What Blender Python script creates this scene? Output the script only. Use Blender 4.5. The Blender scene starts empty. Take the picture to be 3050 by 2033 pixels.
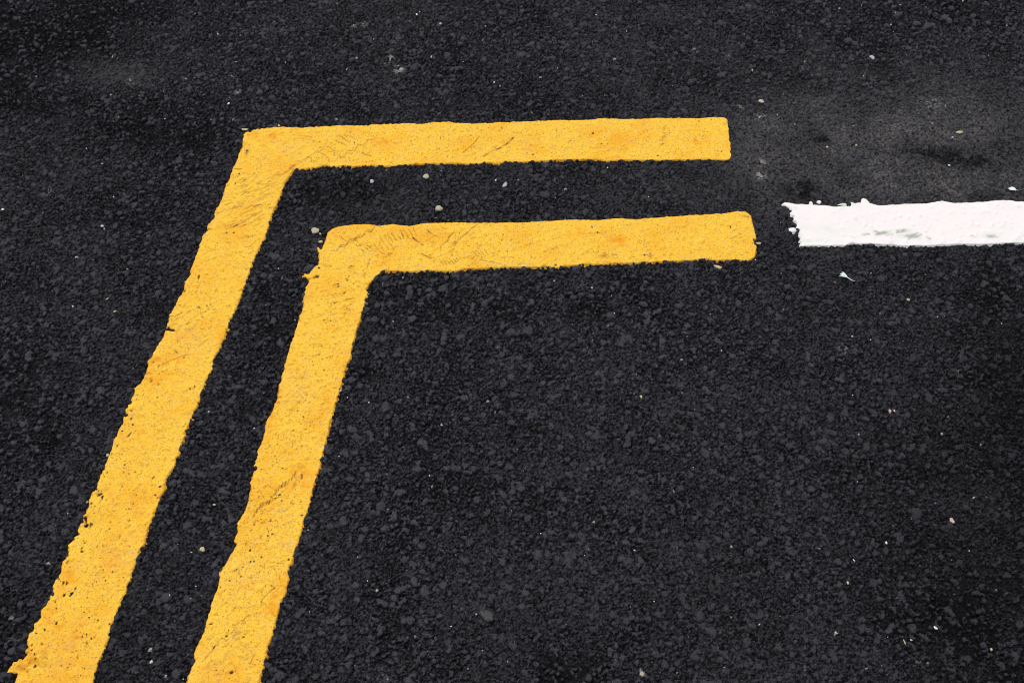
import bpy, bmesh, math, random
import numpy as np

# ------------------------------------------------------------------ camera, sky, sun, exposure
sc = bpy.context.scene
CAM_H, PITCH, LENS = 1.56, math.radians(57), 40.0
cam = bpy.data.cameras.new("camera"); camo = bpy.data.objects.new("camera", cam)
sc.collection.objects.link(camo); sc.camera = camo
camo.location = (0, 0, CAM_H); camo.rotation_euler = (math.pi/2 - PITCH, 0, 0)
cam.lens = LENS; cam.sensor_width = 36; cam.sensor_fit = 'HORIZONTAL'
cam.clip_start = 0.02; cam.clip_end = 3000

SUN_EL, SUN_AZ = math.radians(64), math.radians(-28)      # azimuth measured from +Y towards +X
w = bpy.data.worlds.new("World"); sc.world = w; w.use_nodes = True
nt = w.node_tree; nt.nodes.clear()
sky = nt.nodes.new('ShaderNodeTexSky'); sky.sky_type = 'NISHITA'; sky.sun_disc = False
sky.sun_elevation = SUN_EL; sky.sun_rotation = SUN_AZ
sky.dust_density = 3.0; sky.air_density = 1.0; sky.ozone_density = 1.0
bg = nt.nodes.new('ShaderNodeBackground'); bg.inputs['Strength'].default_value = 0.15
out = nt.nodes.new('ShaderNodeOutputWorld')
hs = nt.nodes.new('ShaderNodeHueSaturation'); hs.inputs['Saturation'].default_value = 0.42        # thin even cloud
nt.links.new(sky.outputs[0], hs.inputs['Color']); nt.links.new(hs.outputs[0], bg.inputs[0]); nt.links.new(bg.outputs[0], out.inputs[0])

sl = bpy.data.lights.new("sun", 'SUN'); so = bpy.data.objects.new("sun", sl); sc.collection.objects.link(so)
sl.energy = 1.0; sl.angle = math.radians(30); sl.color = (1.0, 0.93, 0.84)
so.rotation_euler = (math.pi/2 - SUN_EL, 0, math.pi - SUN_AZ)
so.location = (0, 0, 5)
sc.view_settings.view_transform = 'Standard'; sc.view_settings.look = 'None'
sc.cycles.filter_width = 1.0
sc.view_settings.exposure = 0.13; sc.view_settings.gamma = 1.0

# ------------------------------------------------------------------ helpers
TH = math.pi/2 - PITCH
FPX = LENS/36*3050
def g(px, py):
    """a point of the road surface, from its place in the 3050 x 2033 photograph"""
    px = np.asarray(px, float); py = np.asarray(py, float)
    dx = (px-1525)/FPX; dy = -(py-1016.5)/FPX
    vy = dy*math.cos(TH) + math.sin(TH)
    vz = dy*math.sin(TH) - math.cos(TH)
    t = -CAM_H/vz
    return dx*t, vy*t
def gp(pts):
    a = np.array(pts, float); x, y = g(a[:, 0], a[:, 1]); return np.stack([x, y], 1)
MPP = lambda px, py: float(g(px+1, py)[0]-g(px, py)[0])      # metres per photo pixel there

def hashl(i, j, seed):
    n = (i.astype(np.int64)*374761393 + j.astype(np.int64)*668265263 + seed*1442695041) & 0x7fffffff
    n = ((n ^ (n >> 13))*1274126177) & 0x7fffffff
    n = ((n ^ (n >> 15))*2246822519) & 0x7fffffff
    return (n & 0xffff)/65535.0
def vnoise(x, y, scale, seed):
    u = x/scale; v = y/scale
    i = np.floor(u); j = np.floor(v); fu = u-i; fv = v-j
    fu = fu*fu*(3-2*fu); fv = fv*fv*(3-2*fv); i = i.astype(np.int64); j = j.astype(np.int64)
    a = hashl(i, j, seed); b = hashl(i+1, j, seed); c = hashl(i, j+1, seed); d = hashl(i+1, j+1, seed)
    return ((a*(1-fu)+b*fu)*(1-fv) + (c*(1-fu)+d*fu)*fv)*2-1
def fbm(x, y, scale, seed, n=3):
    r = 0; am = 1; t = 0
    for k in range(n):
        r = r + am*vnoise(x, y, scale/(2**k), seed+17*k); t += am; am *= 0.55
    return r/t
def sstep(a, b, x):
    t = np.clip((x-a)/(b-a), 0, 1); return t*t*(3-2*t)
def blur(A, r):
    for ax in (0, 1):
        k = 2*r+1
        P = np.concatenate([np.repeat(A.take([0], ax), r+1, ax), A, np.repeat(A.take([-1], ax), r, ax)], ax)
        c = np.cumsum(P, axis=ax, dtype=np.float64)
        n = A.shape[ax]
        A = ((c.take(range(k, k+n), ax) - c.take(range(0, n), ax))/k).astype(np.float32)
    return A

# ------------------------------------------------------------------ the relief of the asphalt (metres)
RES = 0.001
X0, X1, Y0, Y1 = -1.36, 1.36, 0.20, 2.26
NX = int((X1-X0)/RES)+1; NY = int((Y1-Y0)/RES)+1
gx = (X0+np.arange(NX)*RES); gy = (Y0+np.arange(NY)*RES)
GX, GY = np.meshgrid(gx, gy); GX = GX.astype(np.float32); GY = GY.astype(np.float32)

def blob(cx, cy, rx, ry, rot=0, soft=1.0):
    """soft patch given in photo pixels; returns 0..1 over the grid"""
    x, y = g(cx, cy); m = MPP(cx, cy); fy = 1.3*m
    a = math.radians(rot); dx = (GX-x); dy = (GY-y)
    u = (dx*math.cos(a)+dy*math.sin(a))/(rx*m); v = (-dx*math.sin(a)+dy*math.cos(a))/(ry*fy)
    return np.exp(-(u*u+v*v)**soft)

big = fbm(GX, GY, 0.28, 5, 3).astype(np.float32)
mid = fbm(GX, GY, 0.06, 9, 3).astype(np.float32)
tiny = fbm(GX, GY, 0.012, 21, 2).astype(np.float32)
fine_bed = 0.17+0.32*big
for b_, a_ in (((2680, 430, 480, 170, 4), 0.50), ((2320, 480, 150, 150), 0.45), ((370, 210, 200, 60, -4), 0.42),
               ((700, 80, 260, 70), 0.20), ((1800, 560, 260, 45), 0.25), ((1180, 600, 190, 45), 0.15), ((200, 720, 260, 70, 8), 0.22),
               ((480, 520, 200, 60), 0.15), ((1500, 90, 900, 90), 0.10), ((840, 720, 90, 60), 0.18), ((1900, 1130, 600, 260), 0.06),
               ((260, 980, 160, 90, 20), 0.2)):
    fine_bed += a_*blob(*b_)
for b_, a_ in (((150, 90, 330, 110), 0.32), ((180, 300, 260, 45), 0.22), ((2850, 470, 105, 20, -12), 0.6), ((2770, 452, 60, 10, -12), 0.4), ((2385, 562, 50, 26), 0.5),
               ((2445, 405, 30, 20, -30), 0.6), ((2560, 545, 30, 10), 0.4), ((1750, 1950, 300, 90), 0.22), ((470, 900, 90, 140, 30), 0.2),
               ((3000, 1200, 120, 420), 0.20), ((380, 380, 110, 60), 0.25), ((2900, 1780, 240, 300), 0.15), ((2240, 545, 40, 40), 0.25), ((2860, 1850, 50, 140, 40), 0.2), ((300, 630, 300, 40), 0.12), ((1060, 570, 150, 50), 0.35), ((800, 690, 60, 60), 0.15), ((100, 200, 260, 160), 0.2), ((330, 40, 160, 40), 0.2), ((500, 420, 160, 60), 0.2), ((330, 650, 180, 25), 0.25), ((60, 1150, 160, 260), 0.15), ((1680, 2000, 90, 40), 0.35), ((1330, 1990, 60, 30), 0.3), ((1920, 1590, 120, 50), 0.15)):
    fine_bed -= a_*blob(*b_)
fine_bed = (fine_bed + 0.20*mid + 0.16*fbm(GX, GY, 0.026, 31, 2) + 0.06*tiny).astype(np.float32)

H = np.full(NX*NY, -0.0085, np.float32); SID = np.zeros(NX*NY, np.int32); RHO = np.ones(NX*NY, np.float32)
rng = np.random.default_rng(11)
def splat(n, rmin, rmax, topm, tops, depth, pw, idbase, poww=2.0):
    cx = rng.uniform(X0, X1, n); cy = rng.uniform(Y0, Y1, n)
    R = rmin+(rmax-rmin)*rng.random(n)**poww
    order = np.argsort(R); cx, cy, R = cx[order], cy[order], R[order]
    asp = rng.uniform(0.62, 1.0, n); rot = rng.uniform(0, math.pi, n)
    top = topm+tops*rng.standard_normal(n)
    tx, ty = rng.normal(0, 0.07, n), rng.normal(0, 0.07, n)
    fa = [q*math.pi/3+rng.uniform(-0.42, 0.42, n) for q in range(6)]; ca = [np.cos(f) for f in fa]; sa = [np.sin(f) for f in fa]; dk = [1/rng.uniform(0.72, 1.12, n) for q in range(6)]
    CH = 6000
    for s in range(0, n, CH):
        e = min(n, s+CH); k = int(math.ceil(R[s:e].max()*1.3/RES))+1
        off = np.arange(-k, k+1)
        ox, oy = np.meshgrid(off, off); ox = ox.ravel()[None]; oy = oy.ravel()[None]
        ix = np.round((cx[s:e]-X0)/RES).astype(int)[:, None]+ox; iy = np.round((cy[s:e]-Y0)/RES).astype(int)[:, None]+oy
        dx = X0+ix*RES-cx[s:e, None]; dy = Y0+iy*RES-cy[s:e, None]
        c_, s_ = np.cos(rot[s:e, None]), np.sin(rot[s:e, None])
        u = dx*c_+dy*s_; v = (-dx*s_+dy*c_)/asp[s:e, None]
        rho = np.zeros(u.shape)
        for q in range(6):                                   # broken stone: a flat-topped six-sided chip
            rho = np.maximum(rho, (u*ca[q][s:e, None]+v*sa[q][s:e, None])*dk[q][s:e, None])
        rho = (0.8*rho + 0.2*np.hypot(u, v))/R[s:e, None]
        h = top[s:e, None] + tx[s:e, None]*dx + ty[s:e, None]*dy - depth*R[s:e, None]*rho**pw
        ok = (rho < 1.25) & (ix >= 0) & (ix < NX) & (iy >= 0) & (iy < NY)
        idx = (iy*NX+ix)[ok]; h = h[ok].astype(np.float32); r_ = rho[ok].astype(np.float32)
        sid = np.broadcast_to((np.arange(s, e)+idbase)[:, None], ok.shape)[ok]
        np.maximum.at(H, idx, h)
        win = h >= H[idx]-1e-9
        SID[idx[win]] = sid[win]; RHO[idx[win]] = r_[win]
splat(300000, 0.0011, 0.0024, -0.0030, 0.0010, 1.5, 3.0, 1)
splat(100000, 0.0020, 0.0040, -0.0020, 0.0008, 1.25, 4.5, 400001)
splat(23000, 0.0036, 0.0078, -0.0012, 0.0005, 1.1, 8.0, 700001, 2.8)
splat(260, 0.0080, 0.0115, -0.0006, 0.0003, 0.55, 5.0, 900001, 2.0)
H = H.reshape(NY, NX); SID = SID.reshape(NY, NX); RHO = RHO.reshape(NY, NX)
H = np.minimum(H, 0.0003)
openb = np.clip((0.09-fine_bed)/0.30, 0, 1).astype(np.float32)          # open-textured places: the fines have gone
H = np.where(SID < 400000, H-0.0036*openb, np.where(SID < 700000, H-0.0008*openb, H)).astype(np.float32)
# fine mastic and dust fill the gaps where the surface is closed
grit = vnoise(GX, GY, 0.0034, 41)*0.0008+vnoise(GX, GY, 0.0019, 43)*0.0008
fill = -0.0064 + 0.0062*np.clip(fine_bed, 0, 0.78) + grit
FILLED = (fill > H).astype(np.float32)
H = np.maximum(H, fill).astype(np.float32)
H += 0.00018*vnoise(GX, GY, 0.0021, 71).astype(np.float32)
sh = hashl(SID, SID*7+3, 99).astype(np.float32)
sh2 = hashl(SID*3+1, SID, 57).astype(np.float32)
wear = (1-sstep(0.74, 1.0, RHO))*(1-FILLED)
small = (SID < 400000) & (SID > 0) & (FILLED < 0.5)
midst = (SID >= 400000) & (SID < 700000) & (FILLED < 0.5)
speck = (small & (sh > 0.9982)).astype(np.float32)*(0.25+0.75*sh2) + (small & (sh > 0.975) & (sh <= 0.9982)).astype(np.float32)*0.10*sh2
speck += (midst & (sh > 0.9993)).astype(np.float32)*0.5
dust = np.clip(fine_bed-0.30, 0, 1)
dust_b = 0
for b_, a_ in (((2660, 400, 420, 150, 4), 0.85), ((2900, 560, 260, 45), 0.7), ((2650, 560, 280, 60), 0.35), ((370, 215, 170, 45, -4), 0.2), ((1200, 620, 160, 30), 0.12), ((2270, 400, 60, 120), 0.3), ((2500, 200, 500, 70), 0.18)):
    dust_b = dust_b + a_*blob(*b_)
dust = np.clip(0.20*dust + dust_b*(0.75+0.6*mid), 0, 1)
for b_, a_ in (((2850, 470, 105, 20, -12), 1.0), ((2385, 562, 50, 26), 0.8), ((2445, 405, 30, 20, -30), 0.6)):
    dust *= 1-a_*blob(*b_)
dust = np.clip(dust*(0.25+0.9*np.maximum(FILLED, 1-wear))*(0.70+1.2*vnoise(GX, GY, 0.0030, 88)), 0, 1)
# pale crushed spots pressed into the surface
for (x_, y_, r_, a_) in ((1163, 167, 11, .6), (1187, 201, 14, .7), (2268, 345, 12, .6), (2266, 521, 13, .5), (2265, 484, 14, .4), (144, 567, 12, .35), (390, 240, 9, .5), (1222, 826, 8, .5),
                         (2070, 145, 8, .3), (1150, 182, 8, .4), (1083, 68, 8, .5), (1055, 74, 6, .6), (706, 270, 9, .45), (2513, 1030, 12, .35), (2523, 1048, 9, .3),
                         (2780, 305, 22, .22), (2735, 1970, 10, .3), (665, 233, 6, .4), (2014, 330, 6, .3), (1912, 2002, 10, .5), (2205, 312, 10, .3), (26, 1840, 10, .4), (330, 1360, 6, .3), (520, 560, 12, .2)):
    m_ = blob(x_, y_, r_*1.15, r_*.9, 0, 1.4)*((vnoise(GX, GY, 0.0028, 77)+0.5*vnoise(GX, GY, 0.007, 79)) > 0.12); speck = np.maximum(speck, m_*a_*0.62)
speck = np.clip(speck, 0, 1).astype(np.float32)

HB = blur(H, 4); HB = blur(HB, 3)
PB = blur(blur(np.maximum(H, HB), 13), 9)+0.0012
PB = blur(np.maximum(PB, H+0.0003).astype(np.float32), 2); PNT = np.maximum(PB, H+0.0003).astype(np.float32)     # how a coat of paint lies on it

def samp(A, x, y):
    u = np.clip((x-X0)/RES, 0, NX-1.001); v = np.clip((y-Y0)/RES, 0, NY-1.001)
    i = u.astype(int); j = v.astype(int); fu = u-i; fv = v-j
    return (A[j, i]*(1-fu)+A[j, i+1]*fu)*(1-fv)+(A[j+1, i]*(1-fu)+A[j+1, i+1]*fu)*fv

def grid_mesh(name, VX, VY, VZ, keep, mat, cols, smooth=True):
    """quads of a rectilinear grid where keep is true"""
    ny, nx = VX.shape
    idx = np.arange(nx*ny).reshape(ny, nx)
    q = np.stack([idx[:-1, :-1], idx[:-1, 1:], idx[1:, 1:], idx[1:, :-1]], -1)
    if keep is not None: q = q[keep[:-1, :-1] & keep[:-1, 1:] & keep[1:, 1:] & keep[1:, :-1]]
    q = q.reshape(-1, 4)
    used, inv = np.unique(q, return_inverse=True); q = inv.reshape(-1, 4)
    co = np.stack([VX.ravel()[used], VY.ravel()[used], VZ.ravel()[used]], 1).astype(np.float32)
    me = bpy.data.meshes.new(name)
    me.vertices.add(len(co)); me.vertices.foreach_set('co', co.ravel())
    me.loops.add(q.size); me.loops.foreach_set('vertex_index', q.ravel().astype(np.int32))
    me.polygons.add(len(q)); me.polygons.foreach_set('loop_start', np.arange(0, q.size, 4, dtype=np.int32))
    me.update(calc_edges=True)
    me.polygons.foreach_set('use_smooth', np.full(len(q), smooth))
    for nm, ch in cols.items():
        at = me.color_attributes.new(nm, 'FLOAT_COLOR', 'POINT')
        a = np.stack([np.asarray(c).ravel()[used] for c in ch], 1).astype(np.float32)
        at.data.foreach_set('color', a.ravel())
    me.materials.append(mat)
    o = bpy.data.objects.new(name, me); sc.collection.objects.link(o)
    return o

# ------------------------------------------------------------------ materials
class NT:
    def __init__(s, name):
        s.m = bpy.data.materials.new(name); s.m.use_nodes = True; s.t = s.m.node_tree
        s.b = s.t.nodes['Principled BSDF']; s.tc = s.t.nodes.new('ShaderNodeNewGeometry')
        s.pos = s.tc.outputs['Position']
    def lk(s, a, b): s.t.links.new(a, b)
    def val(s, sock, v):
        if isinstance(v, (int, float, tuple)): sock.default_value = v if not isinstance(v, tuple) or len(v) == 4 or sock.type == 'VECTOR' else (*v, 1)
        else: s.lk(v, sock)
    def noise(s, scale, detail=3, rough=0.6, vec=None):
        n = s.t.nodes.new('ShaderNodeTexNoise'); n.inputs['Scale'].default_value = scale
        n.inputs['Detail'].default_value = detail; n.inputs['Roughness'].default_value = rough
        s.lk(vec or s.pos, n.inputs['Vector']); return n.outputs['Fac']
    def vor(s, scale, rnd=1.0):
        n = s.t.nodes.new('ShaderNodeTexVoronoi'); n.inputs['Scale'].default_value = scale; n.inputs['Randomness'].default_value = rnd
        s.lk(s.pos, n.inputs['Vector']); return n.outputs['Distance'], n.outputs['Color']
    def ramp(s, v, a, b, lo=0.0, hi=1.0):
        n = s.t.nodes.new('ShaderNodeMapRange'); n.interpolation_type = 'SMOOTHSTEP'
        n.inputs[1].default_value = a; n.inputs[2].default_value = b; n.inputs[3].default_value = lo; n.inputs[4].default_value = hi
        s.lk(v, n.inputs[0]); return n.outputs[0]
    def math(s, op, a, b=0.0):
        n = s.t.nodes.new('ShaderNodeMath'); n.operation = op; s.val(n.inputs[0], a); s.val(n.inputs[1], b); return n.outputs[0]
    def mix(s, f, a, b):
        n = s.t.nodes.new('ShaderNodeMix'); n.data_type = 'RGBA'
        s.val(n.inputs[0], f); s.val(n.inputs[6], a); s.val(n.inputs[7], b); return n.outputs[2]
    def attr(s, name):
        n = s.t.nodes.new('ShaderNodeAttribute'); n.attribute_name = name
        p = s.t.nodes.new('ShaderNodeSeparateColor'); s.lk(n.outputs['Color'], p.inputs[0])
        return p.outputs[0], p.outputs[1], p.outputs[2], n.outputs['Alpha']
    def bump(s, h, strength, dist):
        n = s.t.nodes.new('ShaderNodeBump'); n.inputs['Strength'].default_value = strength; n.inputs['Distance'].default_value = dist
        s.lk(h, n.inputs['Height']); s.lk(n.outputs[0], s.b.inputs['Normal'])
    def fin(s, col, rough=0.7, spec=0.3):
        s.val(s.b.inputs['Base Color'], col); s.val(s.b.inputs['Roughness'], rough); s.val(s.b.inputs['Specular IOR Level'], spec)
        return s.m

def asphalt_mat():
    n = NT('asphalt')
    tint, wr, du, sp = n.attr('surf')
    binder = (0.0022, 0.0020, 0.0020)
    stone = n.mix(tint, (0.0310, 0.0308, 0.0370), (0.057, 0.0570, 0.071))
    c = n.mix(n.math('MULTIPLY', wr, 0.92), binder, stone)
    f = n.noise(900, 2, 0.7)
    c = n.mix(n.ramp(f, 0.35, 0.75), c, n.mix(0.22, c, (0.05, 0.047, 0.046)))
    f2 = n.noise(420, 4, 0.75)
    c = n.mix(n.ramp(f2, 0.52, 0.38, 0, 0.75), c, (0.002, 0.0018, 0.0018))
    dm = n.math('MULTIPLY', du, n.ramp(n.noise(330, 4, 0.8), 0.34, 0.60))
    c = n.mix(n.math('MULTIPLY', dm, 0.75), c, (0.150, 0.138, 0.126))
    # mineral grains that shine through the bitumen, beyond the finely modelled area too
    d, col = n.vor(170)
    s2 = n.t.nodes.new('ShaderNodeSeparateColor'); n.lk(col, s2.inputs[0])
    g1 = n.math('MULTIPLY', n.ramp(s2.outputs[0], 0.993, 0.996), n.ramp(d, 0.26, 0.16))
    c = n.mix(n.math('MULTIPLY', g1, 0.55), c, (0.35, 0.31, 0.27))
    c = n.mix(sp, c, (0.80, 0.76, 0.70))
    d3, _ = n.vor(520)
    h = n.math('ADD', n.noise(700, 4, 0.75), n.math('MULTIPLY', d3, -0.6))
    n.bump(h, 0.40, 0.0008)
    return n.fin(c, 0.75, n.ramp(wr, 0.2, 0.9, 0.02, 0.16))
M_ASPH = asphalt_mat()

def paint_mat(name, base, deep, dirt, stain, pink, holes=0.72, fleck=1.0):
    n = NT(name)
    di, st, pi, sm = n.attr('wear')
    f = n.noise(14, 5, 0.65); c = n.mix(n.ramp(f, 0.46, 0.66, 0, 0.75), base, deep)
    c = n.mix(n.ramp(n.noise(33, 4, 0.7), 0.52, 0.72, 0, 0.55), c, deep)
    c = n.mix(n.ramp(n.noise(45, 5, 0.8), 0.54, 0.70, 0, 0.30*fleck), c, pink)
    c = n.mix(n.ramp(n.noise(260, 4, 0.85), 0.50, 0.60, 0, 0.75), c, deep)
    c = n.mix(n.ramp(n.noise(360, 4, 0.85), 0.52, 0.61, 0, 0.65*fleck), c, pink)
    c = n.mix(n.ramp(n.noise(430, 5, 0.9), 0.54, 0.61, 0, 0.70*fleck), c, dirt)
    c = n.mix(st, c, stain)
    # pin holes
    for scl, thr, rad in ((230, 0.93, 0.32), (420, 0.90, 0.36), (110, 0.97, 0.19)):
        d, col = n.vor(scl); s2 = n.t.nodes.new('ShaderNodeSeparateColor'); n.lk(col, s2.inputs[0])
        k = n.math('MULTIPLY', n.ramp(s2.outputs[1], thr, thr+0.004), n.ramp(d, rad, rad*0.55))
        c = n.mix(n.math('MULTIPLY', k, holes), c, dirt)
    c = n.mix(n.math('MULTIPLY', sm, n.ramp(n.noise(260, 4, 0.8), 0.40, 0.60)), c, pink)
    c = n.mix(di, c, dirt)
    c = n.mix(pi, c, (0.008, 0.006, 0.005))
    h = n.math('ADD', n.noise(480, 4, 0.75), n.math('MULTIPLY', n.noise(120, 3), 0.5))
    n.bump(h, 0.42, 0.0008)
    return n.fin(c, 0.7, 0.12)
M_YEL = paint_mat('yellow_paint', (0.95, 0.580, 0.046), (0.90, 0.440, 0.014), (0.20, 0.060, 0.010), (0.80, 0.33, 0.012), (0.60, 0.38, 0.19))
M_WHI = paint_mat('white_paint', (0.875, 0.815, 0.79), (0.86, 0.81, 0.78), (0.30, 0.31, 0.22), (0.66, 0.74, 0.66), (0.84, 0.82, 0.78), 0.16, 0.12)

def plain_mat(name, c1, c2, scale=300, rough=0.6, bump=0.4):
    n = NT(name); c = n.mix(n.ramp(n.noise(scale, 4, 0.7), 0.38, 0.62), c1, c2)
    n.bump(n.noise(scale*1.5, 3, 0.7), bump, 0.0008); return n.fin(c, rough, 0.3)

# ------------------------------------------------------------------ the road: one sheet, fine where it is near, out to the horizon
def geo(a, step, n, q): return a + step*np.cumsum(q**np.arange(n))
xi = np.arange(-1.12, 1.12, 0.00125)
xo = np.arange(1.12, X1-0.004, 0.0026)
xf = geo(xo[-1], 0.004, 60, 1.21)
xs = np.concatenate([-xf[::-1], -xo[::-1], xi[1:], xo, xf]); xs = np.unique(xs)
yl = [0.40]
while yl[-1] < 1.93: yl.append(yl[-1] + 0.0011 + 0.0009*(yl[-1]-0.4)/1.5)
yin = np.array(yl)
ylo = np.arange(Y0+0.004, 0.40, 0.0026); yhi = np.arange(1.9335, Y1-0.004, 0.0028)
ys = np.concatenate([(ylo[0]-(geo(0, 0.004, 60, 1.21)))[::-1], ylo, yin, yhi, geo(yhi[-1], 0.004, 60, 1.21)]); ys = np.unique(ys)
VX, VY = np.meshgrid(xs, ys)
edge = np.minimum.reduce([VX-X0, X1-VX, VY-Y0, Y1-VY])
wd = sstep(0.004, 0.05, edge)
hm = float(H.mean())
VZ = hm + (samp(H, VX, VY)-hm)*wd
# nearest stone for the colours, so tints do not bleed
ii = np.clip(np.round((VX-X0)/RES), 0, NX-1).astype(int); jj = np.clip(np.round((VY-Y0)/RES), 0, NY-1).astype(int)
tar_vignette = np.clip(0.6*blob(2950, 1750, 420, 520)+0.6*blob(3050, 1150, 160, 300)+0.35*blob(100, 150, 420, 160)+0.3*blob(150, 2000, 300, 200)+0.4*blob(1060, 570, 170, 60)+0.35*blob(450, 400, 220, 80)+(blob(2385, 562, 55, 30)+1.5*blob(2860, 478, 85, 26, -12)+1.3*blob(2760, 450, 70, 10, -12)+1.0*blob(2445, 405, 35, 22, -30))*(0.1+1.5*sstep(-0.35, 0.25, vnoise(GX, GY, 0.011, 61)+0.6*vnoise(GX, GY, 0.005, 62)))+0.35*big, -0.3, 1)   # bitumen-dark blotches, plus vignette darkening painted into the corners and right side
tint = np.where(SID > 0, sh2, 0.4)**1.5; tint = np.where(SID < 400000, tint*0.9, np.where(SID < 700000, tint*0.85+0.05, 0.35+0.65*tint))
tint = np.where(FILLED > 0.5, 0.30, tint); tint = tint*np.clip(1-0.5*tar_vignette, 0, 1.2)
wv = np.where(FILLED > 0.5, 0.40+0.30*dust_b+0.2*mid+0.75*vnoise(GX, GY, 0.0026, 91), 0.12+0.88*wear)
wv = np.clip(wv*np.clip(1-0.6*tar_vignette, 0.05, 1.2)*np.where(SID < 400000, 1-0.8*openb, np.where(SID < 700000, 1-0.15*openb, 1)), 0, 1)
pick = lambda A, d: np.where(wd > 0.02, A[jj, ii], d)
road = grid_mesh('road', VX, VY, VZ, None, M_ASPH, {'surf': (pick(tint, 0.35), pick(wv, 0.6), samp(dust, VX, VY)*wd, pick(speck, 0))}, smooth=False)
road['kind'] = 'structure'; road['label'] = 'dark bituminous road surface of packed angular chippings'

# ------------------------------------------------------------------ painted lines
OUTER = [(728,392),(748,391),(753,384),(779,380),(823,376),(871,376),(903,378),(951,374),(1011,372),(1078,371),(1142,368),(1206,365),(1254,367),(1300,361),
 (1342,362),(1385,365),(1470,363),(1555,360),(1661,355),(1725,355),(1810,351),(1874,353),(1937,350),(2022,350),(2086,350),(2129,347),(2158,348),(2167,355),
 (2169,368),(2172,410),(2178,440),(2175,453),(2179,462),(2175,472),(2163,475),(2107,472),(2022,474),(1937,475),(1852,473),(1810,478),(1789,474),(1704,473),
 (1619,476),(1555,480),(1504,478),(1487,485),(1461,482),(1385,485),(1300,484),(1270,486),(1206,488),(1152,493),(1097,490),(1056,492),(1050,500),(1045,493),
 (983,493),(967,490),(928,499),(893,500),(874,500),(869,509),(861,523),(845,542),(838,568),(828,587),(820,612),(812,628),(802,654),(798,676),(788,702),
 (772,734),(759,759),(744,799),(741,808),(728,840),(716,879),(700,917),(689,942),(674,971),(671,993),(655,1025),(639,1060),(630,1095),(610,1130),(598,1166),
 (583,1209),(570,1241),(551,1286),(538,1321),(530,1350),(519,1372),(506,1401),(500,1413),(493,1417),(492,1442),(474,1480),(468,1506),(449,1541),(435,1582),
 (432,1602),(433,1616),(411,1643),(401,1677),(391,1704),(377,1745),(360,1786),(343,1826),(326,1874),(316,1908),(303,1942),(289,1976),(279,2010),(272,2033),
 (238,2120),(180,2260),(120,2430),(-118,2430),(-60,2290),(-5,2150),(44,2024),(50,2003),(38,2001),(20,2001),(25,1986),(37,1971),(54,1963),(66,1965),(73,1956),(82,1942),(76,1935),(85,1923),(82,1901),(88,1884),
 (100,1877),(104,1867),(100,1857),(116,1843),(122,1826),(117,1815),(129,1806),(143,1782),(150,1765),(160,1735),(170,1721),(180,1704),(184,1690),(182,1670),
 (194,1663),(204,1639),(201,1626),(211,1609),(235,1588),(231,1575),(245,1548),(255,1520),(264,1496),(269,1474),(286,1452),(296,1417),(312,1385),(321,1362),
 (328,1347),(337,1321),(347,1292),(359,1270),(369,1241),(382,1232),(375,1216),(382,1203),(393,1197),(391,1184),(402,1165),(396,1152),(420,1139),(433,1111),
 (442,1085),(439,1074),(455,1056),(473,1019),(486,1006),(491,984),(513,984),(511,976),(497,971),(505,933),(523,904),(528,885),(547,860),(551,837),(566,812),
 (567,799),(574,780),(591,738),(604,706),(603,699),(619,683),(616,670),(632,654),(641,628),(651,603),(661,593),(662,581),(673,545),(684,526),(691,504),
 (704,479),(712,453),(723,431),(724,408)]
INNER = [(960,738),(968,715),(976,689),(991,677),(1011,672),(1051,666),(1094,665),(1125,669),(1166,665),(1220,670),(1272,661),(1338,660),(1406,661),(1491,660),
 (1546,660),(1597,658),(1682,652),(1789,652),(1831,648),(1895,650),(1980,643),(2065,638),(2150,634),(2197,627),(2222,629),(2237,640),(2241,657),(2247,682),
 (2252,704),(2246,719),(2254,729),(2252,746),(2248,763),(2226,774),(2184,770),(2129,774),(2101,767),(2065,773),(1980,776),(1895,780),(1810,782),(1725,785),
 (1661,793),(1627,791),(1555,793),(1491,793),(1398,797),(1364,804),(1300,804),(1280,802),(1223,806),(1166,803),(1137,806),(1130,812),(1114,827),(1097,844),
 (1090,858),(1095,874),(1088,890),(1081,918),(1071,953),(1059,985),(1051,1022),(1046,1045),(1037,1076),(1029,1092),(1017,1137),(1006,1168),(995,1214),(983,1252),
 (975,1283),(966,1325),(954,1370),(945,1409),(930,1452),(920,1505),(904,1545),(894,1586),(879,1634),(869,1674),(857,1691),(859,1719),(847,1763),(831,1804),
 (819,1852),(809,1892),(795,1925),(787,1973),(776,2010),(768,2033),(735,2150),(700,2280),(662,2430),(420,2430),(470,2270),(512,2150),(552,2033),(565,1997),
 (581,1965),(579,1945),(593,1909),(611,1864),(621,1824),(633,1783),(649,1755),(655,1703),(674,1674),(688,1646),(702,1618),(698,1602),(710,1578),(706,1557),
 (722,1533),(738,1497),(742,1473),(748,1448),(744,1436),(754,1401),(765,1393),(759,1380),(771,1336),(780,1313),(790,1275),(792,1252),(805,1233),(815,1206),
 (824,1183),(830,1145),(845,1099),(853,1061),(864,1030),(878,992),(887,961),(893,936),(903,913),(904,887),(910,852),(920,838),(922,831),(945,821),(935,822),
 (919,826),(903,820),(907,812),(922,814),(933,795),(947,784),(952,772),(949,755),(945,741),(946,733),(950,736),(956,742)]
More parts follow.
